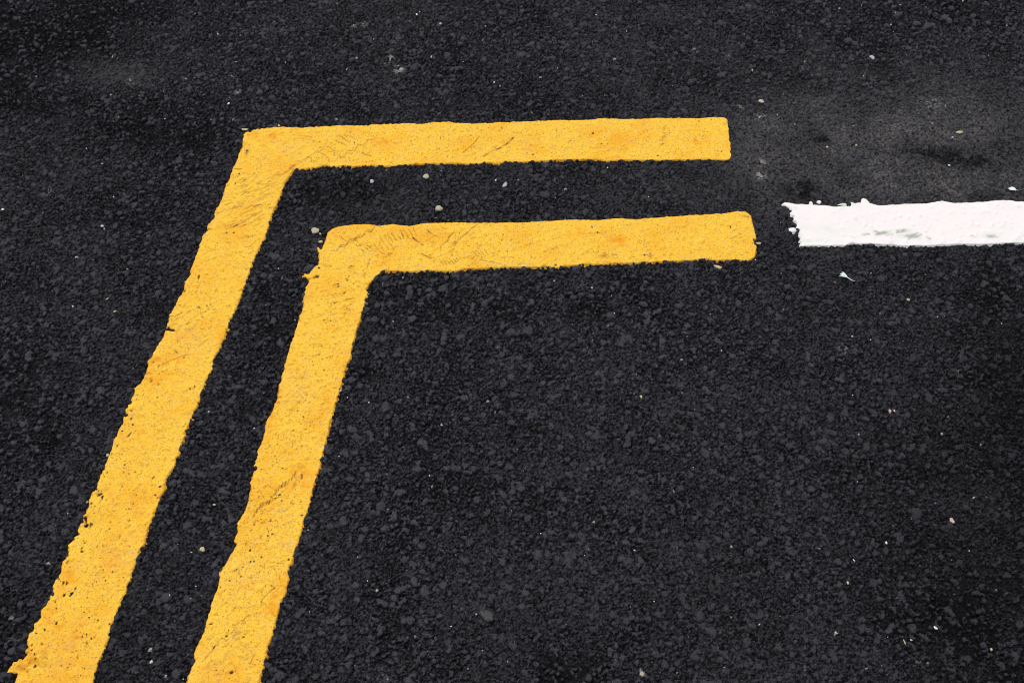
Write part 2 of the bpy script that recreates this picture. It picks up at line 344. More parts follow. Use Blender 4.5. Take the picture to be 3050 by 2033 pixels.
WHITE = [(2384,731),(2386,709),(2379,691),(2384,684),(2374,678),(2375,664),(2364,655),(2370,642),(2352,638),(2362,628),(2350,615),(2332,609),(2339,603),(2366,607),(2406,608),(2460,611),
 (2482,614),(2536,612),(2533,600),(2545,604),(2567,604),(2571,588),(2585,593),(2589,604),(2616,611),(2696,606),(2763,604),(2808,595),(2844,604),(2897,601),
 (2964,596),(3009,595),(3050,600),(3200,598),(3420,595),(3640,592),(3640,712),(3420,716),(3200,719),(3050,720),(2964,723),(2875,725),(2786,727),(2696,729),
 (2629,726),(2536,722),(2518,729),(2428,729)]

def subdiv(P, d=0.004):
    out = []
    for k in range(len(P)):
        a, b = P[k], P[(k+1) % len(P)]
        n = max(1, int(np.hypot(*(b-a))/d))
        for i in range(n): out.append(a+(b-a)*i/n)
    return np.array(out)

def paint_line(name, poly, mat, strokes, spots, seed, rag, extra_islands=(), step=0.0011, streak=1.0, coat=0.0):
    P = gp(poly)
    lo = P.min(0)-0.012; hi = P.max(0)+0.012
    x = np.arange(lo[0], hi[0], step); y = np.arange(lo[1], hi[1], step)
    AX, AY = np.meshgrid(x, y); ny, nx = AX.shape
    # inside test by scanlines, distance by stamping each segment's neighbourhood
    inside = np.zeros((ny, nx), bool)
    D = np.full((ny, nx), 0.012)
    for k in range(len(P)):
        (x1, y1), (x2, y2) = P[k], P[(k+1) % len(P)]
        if y1 != y2:
            rows = np.where(((y1 > y) != (y2 > y)))[0]
            xc = x1+(y[rows]-y1)*(x2-x1)/(y2-y1)
            inside[rows] ^= (x[None, :] > xc[:, None])
        r = 0.012
        i0, i1 = np.searchsorted(x, [min(x1, x2)-r, max(x1, x2)+r]); j0, j1 = np.searchsorted(y, [min(y1, y2)-r, max(y1, y2)+r])
        if i1 <= i0 or j1 <= j0: continue
        sx, sy = AX[j0:j1, i0:i1]-x1, AY[j0:j1, i0:i1]-y1
        L = (x2-x1)**2+(y2-y1)**2+1e-12
        t = np.clip((sx*(x2-x1)+sy*(y2-y1))/L, 0, 1)
        d = np.hypot(sx-t*(x2-x1), sy-t*(y2-y1)); D[j0:j1, i0:i1] = np.minimum(D[j0:j1, i0:i1], d)
    S = np.where(inside, D, -D)
    for (px, py, rx, ry) in extra_islands:
        cx, cy = g(px, py); m = MPP(px, py)
        q = 1-np.hypot((AX-cx)/(rx*m), (AY-cy)/(ry*m*1.3)); S = np.maximum(S, q*min(rx, ry)*m)
    rg = rag(AX, AY)
    S = S + rg*(0.0008*vnoise(AX*streak, AY, 0.009, seed)+0.0014*vnoise(AX*streak, AY, 0.0042, seed+1)) + 0.0004
    dirt = np.zeros((ny, nx)); pit = np.zeros((ny, nx)); stain = np.zeros((ny, nx)); smear = np.zeros((ny, nx)); dz = np.zeros((ny, nx))
    for (pts, wpx, amt, kind) in strokes:
        Q = gp(pts)
        for k in range(len(Q)-1):
            (x1, y1), (x2, y2) = Q[k], Q[k+1]; wd_ = wpx*MPP(*pts[k]); r = wd_*2.5
            i0, i1 = np.searchsorted(x, [min(x1, x2)-r, max(x1, x2)+r]); j0, j1 = np.searchsorted(y, [min(y1, y2)-r, max(y1, y2)+r])
            if i1 <= i0 or j1 <= j0: continue
            xx, yy = AX[j0:j1, i0:i1], AY[j0:j1, i0:i1]
            sx, sy = xx-x1, yy-y1; L = (x2-x1)**2+(y2-y1)**2+1e-12
            t = np.clip((sx*(x2-x1)+sy*(y2-y1))/L, 0, 1)
            d = np.hypot(sx-t*(x2-x1), sy-t*(y2-y1)) + 0.0005*vnoise(xx, yy, 0.003, seed+5)
            m = np.exp(-(d/(wd_*1.25))**2)*min(1.1, amt*1.2)*(0.75+0.5*vnoise(xx, yy, 0.008, seed+8))
            T = {'crack': dirt, 'smear': smear}[kind]
            T[j0:j1, i0:i1] = np.maximum(T[j0:j1, i0:i1], m)
            if kind == 'crack': dz[j0:j1, i0:i1] = np.maximum(dz[j0:j1, i0:i1], 0.0007*m)
    for (px, py, rx, ry, rot, amt, kind) in spots:
        cx, cy = g(px, py); m_ = MPP(px, py); a = math.radians(rot)
        R_ = max(rx, ry)*m_*4
        i0, i1 = np.searchsorted(x, [cx-R_, cx+R_]); j0, j1 = np.searchsorted(y, [cy-R_, cy+R_])
        if i1 <= i0 or j1 <= j0: continue
        xx, yy = AX[j0:j1, i0:i1], AY[j0:j1, i0:i1]; dx, dy = xx-cx, yy-cy
        u = (dx*math.cos(a)+dy*math.sin(a))/(rx*m_); v = (-dx*math.sin(a)+dy*math.cos(a))/(ry*m_*1.3)
        nz = vnoise(xx, yy, max(rx, ry)*m_*0.6, seed+31)
        q = np.sqrt(u*u+v*v)+0.35*nz
        if kind == 'pit':
            m = 1-sstep(0.7, 1.1, q); pit[j0:j1, i0:i1] = np.maximum(pit[j0:j1, i0:i1], m*amt); dz[j0:j1, i0:i1] = np.maximum(dz[j0:j1, i0:i1], 0.0014*m)
        elif kind == 'hole':
            m = (1-sstep(0.6, 1.3, q)); S[j0:j1, i0:i1] -= 0.006*m*(vnoise(xx, yy, 0.004, seed+3) > -0.15)*amt
        else:
            T = {'stain': stain, 'smear': smear, 'dirt': dirt}[kind]
            m = np.exp(-q*q)*amt*(1.5 if kind == 'stain' else 1.0)*(0.6+0.7*vnoise(xx, yy, 0.009, seed+12)+0.3*vnoise(xx, yy, 0.003, seed+13)); T[j0:j1, i0:i1] = np.maximum(T[j0:j1, i0:i1], m)
    drop = 0.0034*(1-sstep(-0.0012, 0.0010, S)) + np.clip(-S-0.0012, 0, 0.01)*0.8
    Z = np.maximum(samp(PNT, AX, AY), samp(PB, AX, AY)+coat) - drop - dz
    rim = (1-sstep(0.0004, 0.003, S))*np.clip(0.35+1.2*vnoise(AX, AY, 0.02, seed+40), 0, 1)   # edge grime in stretches
    stain = np.maximum(stain, rim*0.7); dirt = np.maximum(dirt, rim*0.35*(vnoise(AX, AY, 0.004, seed+41) > 0.2))
    cl = lambda a: np.clip(a, 0, 1)
    o = grid_mesh(name, AX, AY, Z, S > -0.0045, mat, {'wear': (cl(dirt), cl(stain), cl(pit), cl(smear))})
    return o

R = random.Random(4)
def dashes(n, box, ang, ln, wpx, amt, jit=8, kind='crack', slant=0.0):
    out = []
    for _ in range(n):
        u, v = R.random(), R.random()
        x = box[0]+(box[2]-box[0])*u+slant*v; y = box[1]+(box[3]-box[1])*v
        a = math.radians(ang+R.uniform(-jit, jit)); l = ln*R.uniform(0.5, 1.4)
        m = (x+math.cos(a)*l*0.5+R.uniform(-2, 2), y-math.sin(a)*l*0.5+R.uniform(-2, 2))
        out.append(([(x, y), m, (x+math.cos(a)*l, y-math.sin(a)*l)], wpx, amt*R.uniform(0.5, 1), kind))
    return out
def wiggle(x1, y1, x2, y2, n, amp, wpx, amt, kind='crack'):
    pts = []
    for i in range(n+1):
        t = i/n; pts.append((x1+(x2-x1)*t+R.uniform(-amp, amp), y1+(y2-y1)*t+R.uniform(-amp, amp)))
    return [(pts, wpx, amt, kind)]
def zig(x, y, dx, dy, hx, hy, n, wpx, amt):
    pts = []
    for i in range(n): pts.append((x+dx*i+(hx if i % 2 else 0), y+dy*i+(hy if i % 2 else 0)))
    return [(pts, wpx, amt, 'crack')]

st1 = []
st1 += dashes(34, (640, 600, 770, 680), 24, 34, 1.5, 0.55)
st1 += dashes(22, (700, 540, 800, 600), 26, 36, 1.4, 0.42)
st1 += dashes(10, (690, 500, 800, 560), 30, 50, 1.2, 0.3)
st1 += wiggle(862, 500, 945, 448, 6, 2, 1.6, 0.6)+wiggle(800, 540, 872, 498, 5, 2, 1.6, 0.5)+wiggle(888, 480, 1000, 425, 6, 2, 1.3, 0.4)
for k in range(4): st1 += wiggle(945+28*k, 448-16*k, 975+28*k, 466-18*k, 3, 1.5, 1.7, 0.5)
for k in range(3): st1 += zig(910+34*k, 470-10*k, 9, 5, 6, -8, 6, 1.3, 0.45)
for k in range(4): st1 += zig(980+30*k, 480-16*k, 14, -9, 2, 10, 5, 1.2, 0.4)
st1 += wiggle(1000, 400, 1040, 420, 3, 2, 2.0, 0.5)+wiggle(1080, 455, 1104, 462, 3, 1, 2.2, 0.5)
st1 += [([(1440, 463), (1466, 449), (1492, 438), (1512, 424), (1530, 408)], 2.4, 0.85, 'crack'), ([(1462, 449), (1478, 436), (1470, 436)], 1.5, 0.5, 'crack'),
        ([(1378, 452), (1396, 438), (1412, 424), (1427, 404)], 1.8, 0.6, 'crack'), ([(1400, 440), (1424, 410)], 1.2, 0.5, 'crack'), ([(1436, 380), (1462, 368), (1480, 367)], 1.5, 0.4, 'smear')]
st1 += [([(824, 438), (850, 441), (868, 438)], 4, 0.55, 'smear'), ([(842, 447), (866, 441)], 2, 0.5, 'smear')]
st1 += wiggle(690, 500, 718, 502, 3, 1, 2, 0.7)
st1 += dashes(10, (1960, 380, 1990, 460), 55, 12, 1.5, 0.5, 30)
st1 += wiggle(505, 960, 600, 905, 8, 3, 1.2, 0.35)+wiggle(520, 985, 640, 900, 10, 4, 1.2, 0.35)+wiggle(500, 1040, 590, 960, 8, 4, 1.1, 0.3)+wiggle(505, 940, 540, 930, 4, 5, 1.5, 0.5)
st1 += wiggle(480, 1085, 560, 1050, 8, 3, 1.6, 0.45)+wiggle(590, 1030, 620, 1008, 4, 2, 1.6, 0.5)+wiggle(730, 735, 775, 712, 4, 4, 1.4, 0.5)
st1 += wiggle(460, 1292, 540, 1240, 8, 3, 2.2, 0.18)+wiggle(640, 790, 700, 770, 6, 5, 1.2, 0.3)+wiggle(600, 760, 640, 740, 5, 4, 1.2, 0.3)
st1 += dashes(90, (560, 700, 740, 1000), 40, 9, 1.1, 0.34, 60, slant=-140)+dashes(170, (420, 1050, 560, 1500), 40, 8, 1.1, 0.34, 70, slant=-150)+dashes(170, (270, 1500, 430, 2030), 40, 8, 1.2, 0.4, 80, slant=-200)
st1 += dashes(120, (760, 380, 2150, 470), 30, 8, 1.0, 0.30, 70)
sp1 = [(1767, 395, 3, 3, 0, 1, 'pit'), (810, 405, 30, 14, 10, .6, 'stain'), (1130, 418, 22, 8, 0, .7, 'stain'), (1152, 421, 3, 2, 0, .7, 'dirt'), (822, 470, 12, 7, 0, .55, 'stain'), (1810, 425, 60, 22, 0, .35, 'stain'), (1770, 395, 25, 16, 0, .3, 'stain'),
       (475, 1072, 40, 16, 20, .75, 'stain'), (530, 1068, 40, 10, 15, .6, 'stain'), (440, 1110, 26, 14, 30, .75, 'stain'), (480, 1040, 14, 14, 0, .5, 'smear'), (655, 1015, 8, 18, 0, .5, 'stain'),
       (262, 1550, 11, 14, 20, 1, 'hole'), (256, 1562, 8, 5, 20, 1, 'pit'), (270, 1560, 5, 7, 0, .8, 'pit'), (245, 1552, 5, 4, 0, .9, 'pit'), (211, 1768, 4, 8, -30, 1, 'pit'), (187, 1733, 3, 5, 0, .9, 'pit'), (197, 1733, 3, 5, 0, .9, 'pit'), (224, 1749, 3, 3, 0, .9, 'pit'),
       (167, 1854, 4, 5, 0, .9, 'pit'), (155, 1767, 5, 6, 0, .8, 'pit'), (103, 1983, 4, 3, 0, .9, 'pit'), (243, 1640, 4, 4, 0, .9, 'pit'), (167, 1809, 3, 3, 0, .8, 'pit'), (181, 1980, 3, 3, 0, .6, 'pit'), (279, 1828, 3, 3, 0, .5, 'dirt'),
       (592, 913, 3, 3, 0, 1, 'pit'), (615, 908, 2.5, 2, 0, .9, 'pit'), (602, 941, 2.5, 2, 0, .9, 'pit'), (591, 822, 3, 7, 0, .8, 'pit'), (549, 864, 4, 5, 0, .7, 'pit'), (547, 1063, 3, 2, 0, .9, 'pit'), (524, 1047, 2, 2, 0, .9, 'pit'), (561, 1036, 2, 2, 0, .9, 'pit'), (470, 1142, 2, 2, 0, 1, 'pit'),
       (565, 1156, 2, 4, 20, .9, 'pit'), (578, 1149, 2, 3, 0, .9, 'pit'), (470, 1090, 2, 2, 0, .8, 'pit'), (384, 1292, 3, 8, -30, .8, 'pit'), (361, 1352, 2, 2, 0, .9, 'pit'), (370, 1382, 3, 2, 0, .9, 'pit'), (368, 1391, 2, 2, 0, .8, 'pit'), (367, 1405, 2, 2, 0, .8, 'pit'), (390, 1244, 4, 4, 0, .7, 'pit'),
       (455, 1420, 3, 5, -40, .7, 'pit'), (290, 1464, 9, 6, 20, 1, 'hole'), (298, 1470, 10, 4, 30, .9, 'pit'), (304, 1480, 3, 6, 0, .8, 'pit'), (271, 1497, 3, 3, 0, .9, 'pit'), (462, 1472, 4, 2, 20, .9, 'pit'), (468, 1479, 2, 2, 0, .9, 'pit'), (475, 1448, 4, 2, 20, .7, 'pit'),
       (392, 1640, 14, 26, 20, .7, 'smear'), (425, 1612, 12, 9, 0, .6, 'smear'), (200, 1725, 34, 34, 0, .5, 'stain'), (160, 1850, 30, 50, 30, .45, 'stain'), (410, 1490, 60, 18, 0, .35, 'stain'), (110, 1975, 22, 22, 0, .5, 'dirt'), (60, 1985, 12, 8, 0, .3, 'dirt'), (735, 450, 6, 10, 0, .9, 'dirt'), (731, 428, 5, 10, 0, .6, 'stain'),
       (734, 446, 3, 3, 0, .9, 'pit'), (712, 516, 3, 3, 0, .9, 'pit'), (701, 544, 2, 4, 0, .7, 'pit'), (649, 632, 4, 3, 0, .8, 'dirt'), (625, 680, 6, 3, 0, .8, 'dirt'), (739, 704, 2, 2, 0, .9, 'pit'), (696, 690, 2.5, 2, 0, .9, 'pit'), (674, 690, 2, 2, 0, .8, 'pit'),
       (513, 980, 8, 3, -30, 1, 'pit'), (285, 1455, 6, 3, -30, 1, 'pit'), (1588, 458, 3, 2, 0, .8, 'pit'), (1960, 462, 2, 2, 0, .9, 'pit'), (2082, 360, 2, 2, 0, .8, 'pit'), (360, 1650, 80, 90, 0, .28, 'stain'), (240, 1880, 90, 110, 0, .30, 'stain'), (390, 1290, 40, 40, 20, .35, 'stain'), (90, 1990, 50, 70, 0, .55, 'stain'), (230, 1900, 40, 60, 20, .45, 'stain'), (760, 400, 30, 16, 0, .4, 'stain'), (430, 1590, 20, 50, 20, .5, 'stain'), (600, 860, 60, 30, 20, .3, 'stain'), (480, 1120, 60, 30, 30, .5, 'stain'), (870, 490, 22, 5, 10, .7, 'stain'), (350, 1650, 60, 40, 0, .25, 'smear'), (200, 1930, 60, 70, 0, .22, 'smear'), (560, 1000, 50, 60, 20, .22, 'smear')]
for (n_, (a_, b_), (c_, d_), spread, rmx) in ((30, (262, 1500), (60, 1990), 26, 3.4), (60, (330, 1500), (170, 2030), 70, 2.0), (24, (455, 1060), (270, 1480), 30, 2.6), (22, (640, 700), (330, 1500), 70, 1.8), (34, (840, 620), (300, 1950), 14, 2.2), (30, (760, 420), (2150, 420), 44, 1.7)):
    for _ in range(n_):
        t_ = R.random(); x_ = a_+(c_-a_)*t_+R.uniform(0.15, 1)*spread*(1 if spread > 15 else -1); y_ = b_+(d_-b_)*t_+(R.uniform(-40, 40) if n_ == 30 else 0); q_ = R.uniform(1.0, rmx)
        sp1.append((x_, y_, q_, q_*R.uniform(0.7, 1.5), R.uniform(-40, 40), R.uniform(0.5, 1), 'pit'))
rag1 = lambda x, y: np.where(y > 1.40, np.where(x > 0.0, 0.55, 0.9), np.where(y < 0.50, 0.7, 1.25))
o1 = paint_line('yellow_line', OUTER, M_YEL, st1, sp1, 201, rag1)
o1['label'] = 'outer yellow road line, bent at its corner, that encloses the other yellow line'; o1['category'] = 'road marking'; o1['group'] = 'bent yellow lines painted on the road'

st2 = []
for k in range(4): st2 += zig(985+24*k, 745-13*k, 15, -9, 2, 10, 6, 1.4, 0.55)
for k in range(3): st2 += zig(1010+36*k, 700+16*k, 22, 5, -3, 10, 5, 1.4, 0.5)
for k in range(9): st2 += wiggle(1132+12*k+R.uniform(-3, 3), 700-3*k, 1145+12*k, 724-3*k, 2, 1.5, 1.5, 0.55)
for k in range(7): st2 += wiggle(1075+14*k, 738-3*k, 1088+14*k, 752-2*k, 3, 2, 1.4, 0.5)
st2 += [([(1230, 707), (1244, 717), (1261, 727)], 2.0, 0.8, 'crack'), ([(1270, 682), (1283, 692), (1297, 700)], 2.0, 0.8, 'crack'), ([(1310, 670), (1328, 680)], 1.5, 0.5, 'crack')]
st2 += [([(1342, 730), (1362, 712), (1390, 692), (1420, 666)], 1.7, 0.6, 'crack'), ([(1350, 732), (1375, 705)], 1.7, 0.4, 'crack'), ([(1312, 745), (1314, 727), (1330, 718), (1340, 700), (1352, 690)], 1.4, 0.55, 'crack'),
        ([(1345, 760), (1347, 742), (1330, 752), (1300, 765)], 1.3, 0.45, 'crack'), ([(1254, 752), (1272, 760), (1284, 766)], 1.8, 0.6, 'crack')]
for k in range(10): st2 += wiggle(1315+9*k, 778-2*k, 1322+9*k, 790-3*k, 2, 1, 1.5, 0.5)
for k in range(7): st2 += wiggle(1395+12*k, 745-2*k, 1410+12*k, 760, 2, 2, 1.2, 0.4)
st2 += wiggle(1225, 777, 1260, 796, 5, 3, 3, 0.6, 'smear')+[([(1425, 772), (1470, 782), (1530, 786), (1590, 784)], 3.0, 0.75, 'smear'), ([(1430, 770), (1490, 782)], 1.3, 0.5, 'crack')]
st2 += [([(1101, 768), (1096, 785), (1092, 800)], 1.6, 0.75, 'crack'), ([(1089, 810), (1084, 825)], 1.4, 0.6, 'crack')]
st2 += wiggle(990, 900, 1050, 885, 8, 3, 1.8, 0.75)+wiggle(1005, 918, 1045, 905, 6, 2, 1.4, 0.3)
st2 += dashes(60, (960, 790, 1080, 940), 30, 8, 1.4, 0.45, 60)
st2 += wiggle(878, 1128, 900, 1128, 3, 2, 1.5, 0.4)+wiggle(865, 1123, 910, 1124, 5, 1, 1.5, 0.3)+wiggle(795, 1270, 840, 1262, 5, 2, 1.4, 0.35)+wiggle(960, 1170, 1005, 1148, 5, 3, 1.6, 0.4)
for k in range(14):
    x_ = 880-9.5*k; y_ = 1402+9.5*k+6*math.sin(k); st2 += wiggle(x_, y_, x_-4, y_+13, 2, 1, 1.8, 0.8)
st2 += wiggle(900, 1405, 800, 1500, 12, 4, 1.3, 0.4)
st2 += wiggle(815, 1745, 775, 1790, 6, 3, 1.6, 0.6)+wiggle(745, 1828, 700, 1862, 8, 4, 1.6, 0.6)+wiggle(700, 1870, 655, 1905, 8, 4, 1.5, 0.55)+wiggle(650, 1910, 605, 1965, 10, 5, 1.6, 0.6)+wiggle(680, 1830, 740, 1780, 7, 4, 1.3, 0.4)
st2 += wiggle(755, 1950, 742, 1975, 4, 2, 1.8, 0.6)+wiggle(690, 1700, 760, 1660, 8, 4, 1.3, 0.4)+wiggle(645, 1815, 720, 1750, 9, 4, 1.2, 0.35)+wiggle(720, 1640, 800, 1610, 7, 4, 1.2, 0.3)
st2 += dashes(150, (840, 1020, 1010, 1400), 35, 8, 1.1, 0.32, 60, slant=-80)+dashes(240, (720, 1430, 900, 2030), 35, 9, 1.2, 0.4, 70, slant=-130)+dashes(120, (1130, 665, 2230, 780), 25, 8, 1.0, 0.28, 70)
sp2 = [(1720, 690, 24, 12, 0, .55, 'stain'), (1835, 712, 30, 20, 0, .6, 'stain'), (895, 1417, 5, 12, 0, .9, 'smear'), (898, 1417, 3, 7, 0, .6, 'pit'), (880, 1415, 12, 8, 0, .5, 'smear'), (890, 1400, 55, 28, 0, .55, 'stain'), (878, 1440, 6, 8, 0, .6, 'dirt'),
       (950, 1030, 6, 6, 0, .5, 'dirt'), (971, 1023, 3, 9, 0, .5, 'dirt'), (803, 1240, 12, 20, 20, .6, 'stain'), (795, 1300, 10, 8, 0, .7, 'stain'), (880, 1205, 18, 14, 0, .4, 'stain'), (1137, 806, 6, 3, 0, .9, 'dirt'),
       (830, 1520, 24, 10, 10, .6, 'smear'), (820, 1570, 26, 10, 10, .7, 'smear'), (860, 1620, 26, 12, 0, .5, 'smear'), (690, 1670, 14, 12, 0, .45, 'smear'), (708, 1890, 14, 12, -40, .5, 'dirt'), (710, 1615, 12, 8, 0, .4, 'smear'),
       (898, 1532, 6, 2, 20, .9, 'pit'), (896, 1491, 3, 2, 0, .9, 'pit'), (859, 1664, 5, 3, 30, .95, 'pit'), (756, 1669, 2.5, 2.5, 0, 1, 'pit'), (778, 1656, 2.5, 2, 0, 1, 'pit'), (743, 1638, 2, 2, 0, 1, 'pit'), (833, 1472, 3, 2, 0, .9, 'pit'), (688, 2000, 5, 6, -30, .9, 'pit'), (673, 1892, 4, 2, 20, .9, 'pit'), (724, 1895, 4, 2, 10, .9, 'pit'),
       (628, 1856, 6, 2, 10, .8, 'pit'), (805, 1547, 2.5, 4, 0, .9, 'pit'), (808, 1742, 2, 2, 0, .6, 'pit'), (1826, 756, 4, 4, 0, .7, 'dirt'), (1834, 755, 3, 2, 0, .9, 'pit'), (1797, 757, 14, 8, 0, .6, 'dirt'), (1935, 757, 10, 5, 0, .6, 'dirt'), (1920, 758, 3, 2, 0, .9, 'pit'), (1938, 752, 2, 2, 0, .9, 'pit'),
       (2224, 644, 14, 3, -10, .5, 'dirt'), (1655, 786, 4, 3, 0, .8, 'pit'), (1043, 797, 6, 5, 0, .5, 'dirt'), (945, 820, 8, 3, 0, .8, 'pit'), (949, 796, 4, 2, -20, .8, 'pit'), (903, 1238, 2, 2, 0, 1, 'pit'), (874, 1279, 2, 2, 0, 1, 'pit'), (964, 1100, 2.5, 2, 0, 1, 'pit'), (959, 1067, 2, 2, 0, 1, 'pit'),
       (985, 862, 34, 18, 0, .3, 'stain'), (1160, 690, 120, 26, 0, .28, 'stain'), (820, 1800, 24, 60, 0, .5, 'stain'), (650, 1990, 60, 30, 0, .4, 'stain'), (780, 1560, 80, 60, 0, .2, 'stain'), (2247, 712, 3, 5, 0, .9, 'pit'), (2250, 724, 3, 2, 0, .9, 'hole'), (800, 1245, 20, 26, 0, .6, 'stain'), (890, 1440, 60, 30, 30, .5, 'stain'), (840, 1760, 20, 50, 10, .6, 'stain'), (960, 1190, 20, 30, 0, .4, 'stain'), (880, 1170, 60, 60, 0, .25, 'smear'), (640, 1980, 70, 50, 0, .25, 'smear'), (740, 1720, 70, 60, 0, .22, 'smear'), (1260, 700, 60, 20, 0, .35, 'stain')]
for (n_, (a_, b_), (c_, d_), spread, rmx) in ((30, (800, 1200), (580, 2020), 100, 1.9), (40, (900, 960), (780, 1400), 110, 1.7), (40, (740, 1470), (650, 1760), 120, 2.4), (30, (1100, 740), (2200, 705), 40, 1.7), (24, (1010, 820), (960, 960), 60, 2.0)):
    for _ in range(n_):
        t_ = R.random(); x_ = a_+(c_-a_)*t_+R.random()*spread*(b_ > 760); y_ = b_+(d_-b_)*t_+(R.uniform(-45, 45) if b_ < 760 else 0); q_ = R.uniform(1.0, rmx)
        sp2.append((x_, y_, q_, q_*R.uniform(0.7, 1.5), R.uniform(-40, 40), R.uniform(0.4, 1), 'pit'))
rag2 = lambda x, y: np.where(y > 1.18, np.where(x > 0.48, 1.7, 0.35), 0.9)
o2 = paint_line('yellow_line', INNER, M_YEL, st2, sp2, 303, rag2)
o2['label'] = 'inner yellow road line with tyre tread prints, nested inside the longer yellow line'; o2['category'] = 'road marking'; o2['group'] = 'bent yellow lines painted on the road'

st3 = []
for (x1, y1, x2, y2) in ((2607, 686, 2625, 696), (2610, 696, 2640, 692), (2672, 687, 2702, 681), (2672, 690, 2690, 689), (2701, 704, 2735, 694), (2705, 712, 2722, 700), (2725, 707, 2745, 698), (2660, 697, 2640, 700), (2575, 697, 2590, 695), (2942, 700, 2972, 706), (2945, 706, 2965, 700), (2760, 704, 2770, 711), (2890, 704, 2898, 700)):
    st3 += wiggle(x1, y1, x2, y2, 4, 2, 2.0, 0.65)
st3 += [] and [([(2398, 716), (2430, 714), (2475, 714)], 2.0, 0.7, 'stain2'), ([(2390, 672), (2440, 675), (2500, 674)], 1.6, 0.4, 'stain2')]
st3 = [(p, w_, a_, 'crack') for (p, w_, a_, k_) in st3]
sp3 = [(2440, 680, 60, 10, 0, .35, 'stain'), (2430, 716, 60, 7, 0, .55, 'stain'), (2362, 618, 14, 5, -20, .8, 'stain'), (2380, 700, 10, 20, 0, .5, 'stain'), (2640, 692, 50, 8, -8, .5, 'stain'), (2720, 700, 30, 8, 0, .5, 'stain'), (2540, 602, 8, 4, 0, .6, 'stain'),
       (2955, 703, 24, 8, 0, .5, 'stain'), (2500, 690, 90, 12, 0, .2, 'stain'), (2808, 600, 12, 4, 0, .5, 'stain'), (3035, 712, 30, 6, 0, .5, 'stain'), (2625, 694, 28, 5, 10, .8, 'dirt'), (2690, 685, 20, 4, 0, .9, 'dirt'), (2722, 702, 20, 6, 0, .8, 'dirt'), (2582, 697, 10, 4, 0, .7, 'dirt'), (2955, 703, 18, 5, 0, .6, 'dirt'), (2766, 708, 10, 3, 0, .5, 'dirt'), (2538, 722, 10, 4, 0, .6, 'dirt'), (2620, 726, 20, 3, 0, .4, 'dirt'), (2390, 612, 22, 3, 0, .5, 'hole')]
rag3 = lambda x, y: np.where(x < 0.52, 1.2, 0.8)
o3 = paint_line('white_line', WHITE, M_WHI, st3, sp3, 404, rag3, ((2417, 601, 4, 5), (2441, 601, 5, 5), (2362, 683, 11, 6), (2577, 594, 8, 5), (2515, 607, 6, 2)), streak=0.3, coat=0.0008)
o3['label'] = 'broad white road line with a ragged end facing the yellow lines'; o3['category'] = 'road marking'

# ------------------------------------------------------------------ loose bits on the road
def ground_z(x, y): return float(samp(np.maximum(H, HB), np.array([x]), np.array([y]))[0])
def chip(name, px, py, wpx, hpx, rot, mat, label, cat, group=None, flat=0.35, seed=0, lumpy=0.16, lift=0.0):
    x, y = g(px, py); x = float(x); y = float(y); m = MPP(px, py)
    rr = random.Random(seed*13+int(px)*7+int(py))
    bm = bmesh.new(); bmesh.ops.create_icosphere(bm, subdivisions=3 if wpx > 9 else 2, radius=1)
    ph = [rr.uniform(0, 6.28) for _ in range(6)]; rx, ry = wpx*m*0.5, hpx*m*0.5*1.25; rz = min(rx, ry)*flat*2
    for v in bm.verts:
        c = v.co; th = math.atan2(c.y, c.x)
        k = 1+lumpy*(math.sin(2*th+ph[0])*0.6+math.sin(3*th+ph[1])*0.6+math.sin(5*th+ph[2])*0.35)+0.06*math.sin(7*c.z+4*c.x+ph[3])
        zz = max(-0.75, min(0.62, c.z))+0.10*c.x*math.sin(ph[4])
        v.co = (c.x*k*rx, c.y*k*ry, zz*rz)
    me = bpy.data.meshes.new(name); bm.to_mesh(me); bm.free()
    for p in me.polygons: p.use_smooth = rr.random() < 2
    me.materials.append(mat)
    o = bpy.data.objects.new(name, me); sc.collection.objects.link(o)
    o.location = (x, y, ground_z(x, y)+rz*0.55+lift); o.rotation_euler = (rr.uniform(-.08, .08), rr.uniform(-.08, .08), math.radians(rot))
    o['label'] = label; o['category'] = cat
    if group: o['group'] = group
    return o
M_BEI = plain_mat('beige_stone', (0.34, 0.31, 0.21), (0.46, 0.41, 0.28), 420)
M_TAN = plain_mat('tan_chip', (0.42, 0.33, 0.18), (0.56, 0.46, 0.28), 420)
M_QUA = plain_mat('white_quartz', (0.62, 0.60, 0.58), (0.85, 0.83, 0.80), 500, 0.35)
M_PNK = plain_mat('pinkish_stone', (0.34, 0.25, 0.20), (0.55, 0.43, 0.36), 500)
M_GRY = plain_mat('grey_flint', (0.26, 0.30, 0.33), (0.42, 0.46, 0.48), 400, 0.4)
M_SLA = plain_mat('slate_stone', (0.016, 0.018, 0.020), (0.036, 0.037, 0.036), 300, 0.55)

